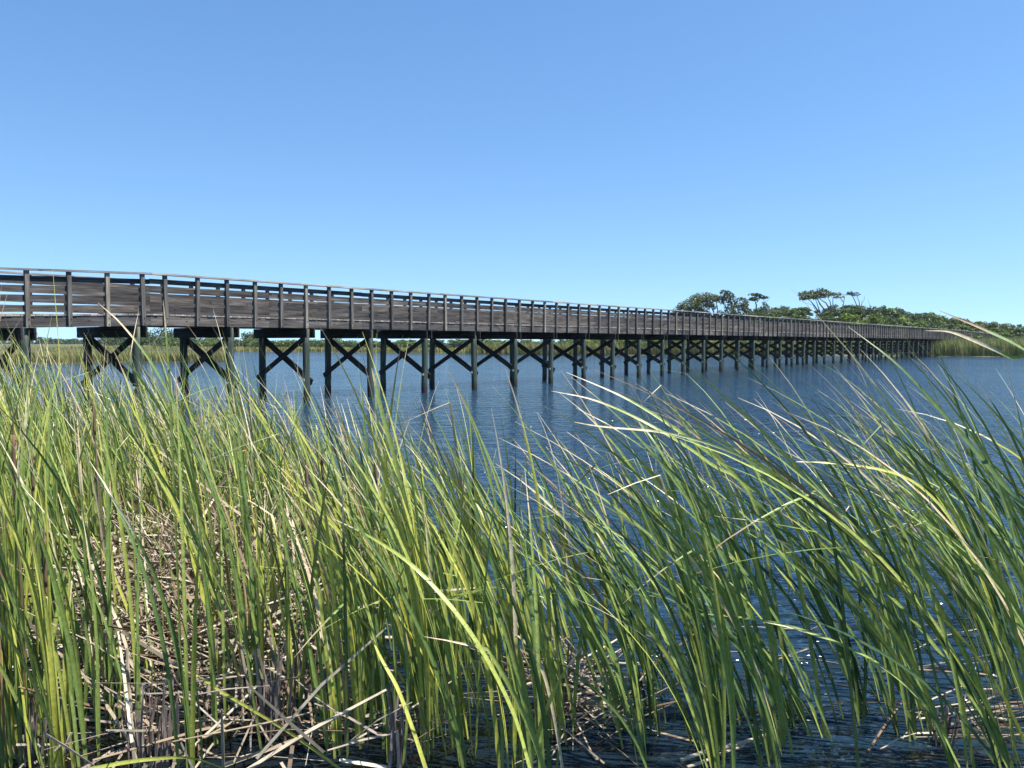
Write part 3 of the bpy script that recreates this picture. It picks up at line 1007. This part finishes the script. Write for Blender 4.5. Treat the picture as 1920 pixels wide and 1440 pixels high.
# the rest of the bed, thinner blades behind and between
rb = random.Random(9)
b = MB()
cnt = 0
while cnt < 900:
    Y = 3.1 + 6.5 * rb.random() ** .85
    x = rb.uniform(-1.1 * Y, 1.25 * Y)
    px = 960 + 1440 * x / Y
    if rb.random() > spot_density(px, Y) / 1.5: continue
    if px > 620 and rb.random() < (.35 if px < 950 else .68): continue
    cattail(b, x, Y, px, rb, rb.randint(2, 4), hgt(px, Y) * min(1.1, rb.gauss(.93, .13)), (.60 if px < 700 else .48) + rb.gauss(0, .12), .10, .85)  # same left-lit, right-backlit tone put into the blade colour
    cnt += 1
tag(b.build("cattail_bed", M_REED, None, True), "mass of thinner cattail blades filling the stand between the larger shoots", "cattails", None, 'stuff')

# single blades that stand out in the photograph
def hero(label, pts, w, hue, dry, seed, name="cattail_leaf", face=None):
    b = MB()
    P = [at(*p) for p in pts]
    if P[0].z > .1:          # every blade is rooted in the water
        P.insert(0, Vector((P[0].x + (P[0].x - P[1].x) * .8 + .02, P[0].y, -.06)))
    o0 = P[0].copy()
    hero_leaf(b, [p - o0 for p in P], w * .74, hue, dry, random.Random(seed), face)
    tag(b.build(name, M_REED, None, True, o0), label, "cattail leaf", "long cattail leaves that stand out")
hero("yellow-green leaf arching low over the dark water at the bottom left corner", [(120, 1462, 2.75), (205, 1435, 2.75), (300, 1422, 2.8), (370, 1424, 2.85), (470, 1462, 2.9)], .017, .92, .0, 1)
hero("broad bright leaf curving up to the left just left of the middle of the stand", [(1000, 1462, 2.7), (960, 1330, 2.75), (885, 1190, 2.8), (790, 1075, 2.9), (700, 1010, 3.0), (620, 970, 3.1)], .024, .8, .12, 2)
hero("tan curled leaf hanging in an arch just right of the middle, over the pale debris", [(1058, 1462, 2.9), (1040, 1350, 2.95), (1018, 1260, 3.0), (985, 1205, 3.0), (955, 1182, 3.0)], .016, .9, 1.1, 3)
hero("yellow leaf slanting across the dark water below the litter heap", [(665, 1462, 2.9), (560, 1385, 3.0), (480, 1335, 3.1), (420, 1300, 3.2), (360, 1262, 3.3), (290, 1242, 3.3)], .016, .95, .12, 4)
hero("bright yellow leaf bent at its foot, left of the middle at the bottom edge", [(805, 1462, 2.8), (775, 1370, 2.85), (745, 1290, 2.9), (715, 1235, 2.95), (690, 1180, 3.0)], .019, 1.0, .0, 5)
hero("long pale leaf arching almost level to the left across the right-hand water", [(1800, 1440, 2.9), (1740, 1330, 2.95), (1640, 1240, 3.0), (1500, 1180, 3.05), (1370, 1155, 3.1), (1285, 1150, 3.1)], .018, .62, .03, 6)
hero("broad dark leaf rising to a tan tip above the shore in the right-hand stand", [(2010, 1060, 2.6), (1900, 930, 2.65), (1790, 800, 2.75), (1690, 690, 2.8), (1590, 612, 2.9)], .026, .15, .0, 7)
hero("long yellow-green leaf reaching left with its tip over the bridge shadow", [(1480, 1010, 3.3), (1390, 900, 3.3), (1290, 820, 3.3), (1180, 750, 3.4), (1062, 698, 3.5)], .022, .7, .22, 8)
hero("second pale leaf reaching left just below the one over the bridge shadow", [(1420, 960, 3.4), (1330, 868, 3.4), (1225, 800, 3.4), (1120, 752, 3.5), (1034, 733, 3.5)], .020, .66, .25, 9)
hero("tall pale-tipped leaf crossing the bridge rail at the left", [(420, 980, 3.2), (345, 800, 3.2), (290, 690, 3.2), (230, 610, 3.2), (184, 568, 3.2)], .013, .4, .30, 10)
hero("upright leaf standing in front of the bridge post at the left kink", [(320, 760, 3.6), (316, 690, 3.6), (311, 620, 3.6), (306, 562, 3.6)], .013, .55, .30, 11)
hero("yellow leaf lying level with a pale tip in the right-hand stand", [(1880, 1250, 3.1), (1850, 1110, 3.1), (1790, 985, 3.1), (1735, 920, 3.1), (1680, 888, 3.1), (1600, 872, 3.1), (1520, 866, 3.1), (1490, 866, 3.1)], .019, .9, .14, 12)
hero("dark tan-edged leaf drooping left above the open water right of the middle", [(1560, 1000, 3.0), (1490, 925, 3.0), (1400, 860, 3.05), (1270, 815, 3.1), (1130, 800, 3.15), (1070, 790, 3.2)], .016, .1, .35, 13)
hero("tan leaf tip crossing the far end of the bridge", [(1990, 720, 2.6), (1900, 672, 2.65), (1830, 640, 2.7), (1780, 622, 2.75), (1735, 620, 2.8)], .016, .75, .55, 14)
hero("broad green leaf tapering to a tan tip beside the far end of the bridge", [(2050, 760, 2.5), (1930, 662, 2.6), (1850, 620, 2.65), (1760, 582, 2.7)], .022, .35, .28, 15)
hero("kinked pale leaf with its folded tip at the fourth pair of piles", [(770, 1010, 3.4), (745, 880, 3.4), (718, 780, 3.4), (703, 715, 3.4), (697, 690, 3.4)], .026, .68, .25, 16)

# brown seed spikes
def spike(px, top, bot, Y, label, seed, lean=-10):
    rnd = random.Random(seed)
    f = at(px + 12, 1100, Y)
    base = Vector((f.x, Y, 0))
    root = empty("cattail_spike", base)
    tag(root, label, "cattail", "brown cattail spikes")
    a, c = at(px, bot, Y) - base, at(px + lean * .3, top, Y) - base
    st = MB(); st.tube([(0, 0, -.1), a * .5 + Vector((.01, 0, 0)), a, c, c + (c - a) * .35], [.006, .005, .0045, .004, .0015], 6, .3); st.build("stalk", M_STRAW, root)
    sp = MB()
    n = 8
    pts = [a.lerp(c, i / (n - 1)) for i in range(n)]
    sp.tube(pts, [.0025 + .006 * math.sin(PI * min(1, max(.06, (i + .6) / n))) ** .4 for i in range(n)], 10)
    sp.build("seed_head", M_SPIKE, root, True)
spike(28, 815, 955, 3.4, "thick brown cattail spike at the left edge of the stand", 1)
spike(62, 850, 920, 3.8, "shorter dark brown spike just right of the leftmost one", 2)
spike(178, 752, 815, 4.0, "slender tan spike leaning in front of the leftmost bridge piles", 3)
spike(577, 872, 945, 3.8, "reddish brown spike standing left of the middle, before the open water", 4)
spike(606, 858, 900, 4.1, "small dull brown spike just right of the reddish one", 5)
spike(706, 865, 905, 4.3, "small pale brown spike nearest the middle of the stand", 6)
spike(86, 1010, 1100, 3.1, "dark brown spike low among the leaves left of the litter heap", 7)

# ------------------------------------------------------------------ dry litter and dead clumps
def straw(b, p, d, L, w, r, rnd, flat=False):
    d = d.normalized()
    a = d.orthogonal().normalized()
    a.rotate(Matrix.Rotation(rnd.uniform(0, 6.28), 3, d))
    c = d.cross(a)
    m_ = p + d * L * .5 + Vector((0, 0, rnd.uniform(-.02, .03) * L)) + a * rnd.uniform(-.03, .03) * L
    e = p + d * L + Vector((0, 0, rnd.uniform(-.05, .02) * L))
    if flat:
        c = c * .25
    vs = []
    for q, k in ((p, 1), (m_, 1), (e, .6)):
        vs += [q + a * w * k * .5, q - a * w * k * .25 + c * w * k * .43, q - a * w * k * .25 - c * w * k * .43]
    fs = []
    for i in (0, 3):
        for k in range(3):
            fs.append((i + k, i + (k + 1) % 3, i + 3 + (k + 1) % 3, i + 3 + k))
    fs += [(2, 1, 0), (6, 7, 8)]
    b.add(vs, fs, None, r)

rl = random.Random(33)
b = MB()
for i in range(1500):
    px = rl.gauss(360, 150)
    if px < 90 or px > 660: continue
    Y = rl.gauss(4.7, .75) if rl.random() < .8 else rl.uniform(2.9, 6.6)
    if Y < 2.85: continue
    k = math.exp(-((Y - 4.9) / 1.3) ** 2)
    x = (px - 960) / 1440 * Y
    z = rl.random() ** 1.6 * (.08 + .46 * k)
    a = rl.uniform(0, 2 * PI)
    d = Vector((math.cos(a), math.sin(a) * .8, rl.choice([rl.gauss(.05, .35), rl.gauss(.1, 1.2)])))
    straw(b, Vector((x, Y, z + .015)), d, rl.uniform(.2, .95), rl.uniform(.007, .021), min(1, max(0, rl.gauss(.62, .33))), rl, rl.random() < .6)
for i in range(70):      # floating and half-sunk stems across the bed
    px = rl.uniform(60, 1950)
    Y = rl.uniform(2.8, 4.6) if px > 600 else rl.uniform(2.8, 3.6)
    x = (px - 960) / 1440 * Y
    a = rl.gauss(0, .45) + (PI if rl.random() < .5 else 0)
    straw(b, Vector((x, Y, rl.uniform(.0, .03))), Vector((math.cos(a), math.sin(a), rl.gauss(0, .04))), rl.uniform(.2, .9), rl.uniform(.006, .014), min(1, max(0, rl.gauss(.40, .32))), rl, True)
for i in range(120):      # pale debris right of the middle
    x0 = on_water(1085 + rl.gauss(0, 55), 1335 + rl.gauss(0, 38))
    a = rl.uniform(0, 2 * PI)
    straw(b, x0 + Vector((0, 0, rl.random() ** 2 * .16)), Vector((math.cos(a), math.sin(a) * .6, rl.gauss(.12, .3))), rl.uniform(.15, .55), rl.uniform(.005, .013), min(1, max(0, rl.gauss(.6, .27))), rl, rl.random() < .6)
for i in range(45):      # by the right edge
    x0 = on_water(1800 + rl.gauss(0, 90), 1375 + rl.gauss(0, 40))
    a = rl.gauss(0, .6)
    straw(b, x0 + Vector((0, 0, rl.random() ** 2 * .10)), Vector((math.cos(a), math.sin(a) * .6, rl.gauss(.06, .2))), rl.uniform(.15, .6), rl.uniform(.005, .013), min(1, max(0, rl.gauss(.55, .3))), rl, rl.random() < .6)
tag(b.build("reed_litter", M_STRAW), "tangle of dry broken reed stems lying over the shallow water", "reed litter", None, 'stuff')

def dead_clump(px, py, n, h, spread, label, seed):
    rnd = random.Random(seed)
    p = on_water(px, py)
    b = MB()
    for i in range(n):
        a = rnd.uniform(0, 6.28)
        q = Vector((math.cos(a), math.sin(a), 0)) * spread * rnd.random() ** .6
        d = Vector((rnd.gauss(0, .10), rnd.gauss(0, .10), 1)) + q * .6
        straw(b, q + Vector((0, 0, -.08)), d, h * rnd.uniform(.5, 1.1), rnd.uniform(.010, .022), rnd.random(), rnd, True)
    for i in range(n // 3):
        a = rnd.uniform(0, 6.28)
        straw(b, Vector((rnd.gauss(0, spread), rnd.gauss(0, spread), rnd.uniform(.02, h * .6))), Vector((math.cos(a), math.sin(a), rnd.uniform(-.3, .5))), rnd.uniform(.2, .5), .012, rnd.uniform(.6, 1), rnd, True)
    tag(b.build("dead_reed_clump", M_GREY, None, False, p), label, "dead reeds", "grey clumps of dead reeds")
dead_clump(285, 1425, 34, .42, .09, "grey broken-off clump of dead stalks at the bottom edge, below the litter heap", 1)
dead_clump(505, 1375, 34, .46, .09, "grey dead clump standing by the dark pool left of the middle", 2)
dead_clump(585, 1290, 26, .42, .10, "grey dead clump at the right foot of the litter heap", 3)
dead_clump(180, 1270, 34, .46, .12, "wide grey dead clump inside the left side of the litter heap", 4)
dead_clump(360, 1180, 24, .40, .10, "grey dead clump buried in the middle of the litter heap", 5)
dead_clump(1055, 1330, 20, .36, .06, "pale dead clump rising from the debris right of the middle", 6)
dead_clump(745, 1430, 20, .40, .06, "thin pale dead clump at the bottom edge left of the middle", 7)
dead_clump(1772, 1400, 14, .30, .05, "short brown dead clump at the bottom of the right-hand stand", 8)
dead_clump(60, 1435, 22, .36, .09, "grey dead clump in the bottom left corner", 9)

def stem(label, a, c, w, r, seed):
    rnd = random.Random(seed)
    A, Cc = a, c
    b = MB()
    n = 5
    pts = [A.lerp(Cc, i / (n - 1)) + Vector((rnd.uniform(-.004, .004), rnd.uniform(-.004, .004), rnd.uniform(-.004, .004))) - A for i in range(n)]
    b.tube(pts, [w * .5 * (1 - .15 * i / n) for i in range(n)], 7, r)
    tag(b.build("dry_stem", M_STRAW, None, True, A), label, "dry stem", "long dry stems lying loose")
stem("long white stem slanting up from the bottom edge across the dark pool", on_water(300, 1462, .03), at(575, 1195, 3.6), .013, .95, 1)
stem("long straight pale stem lying level at the bottom right edge", on_water(1275, 1425, .03), on_water(1440, 1378, .05), .018, .95, 2)
stem("second pale stem lying just above the one at the bottom right edge", on_water(1290, 1438, .02), on_water(1395, 1398, .03), .014, .9, 3)
stem("pale stem lying level among the reeds at the far right", on_water(1838, 1343, .03), on_water(1896, 1350, .03), .016, 1.0, 4)
stem("long reddish stem floating on the dark pool left of the middle", on_water(425, 1438, .03), on_water(640, 1368, .03), .012, .12, 5)
stem("straight pale stem propped across the litter heap left of the middle", on_water(395, 1362, .05), at(450, 1190, 3.6), .012, .7, 6)
stem("pale stem lying level near the bright-footed shoot at the lower right", on_water(1440, 1330, .03), on_water(1560, 1327, .03), .008, .8, 7)

# thin summer haze over the whole place
hz = MB()
hz.box((-900, -30, -2.4), (900, 1000, 24))
hm = NT("haze_air")
hm.t.nodes.remove(hm.p)
hv = hm.n("ShaderNodeVolumePrincipled")
hv.inputs["Density"].default_value = 0.00012
hv.inputs["Color"].default_value = (0.80, 0.90, 1.0, 1)
hm.l(hv.outputs[0], hm.t.nodes["Material Output"].inputs["Volume"])
tag(hz.build("haze", hm.m), kind='stuff')
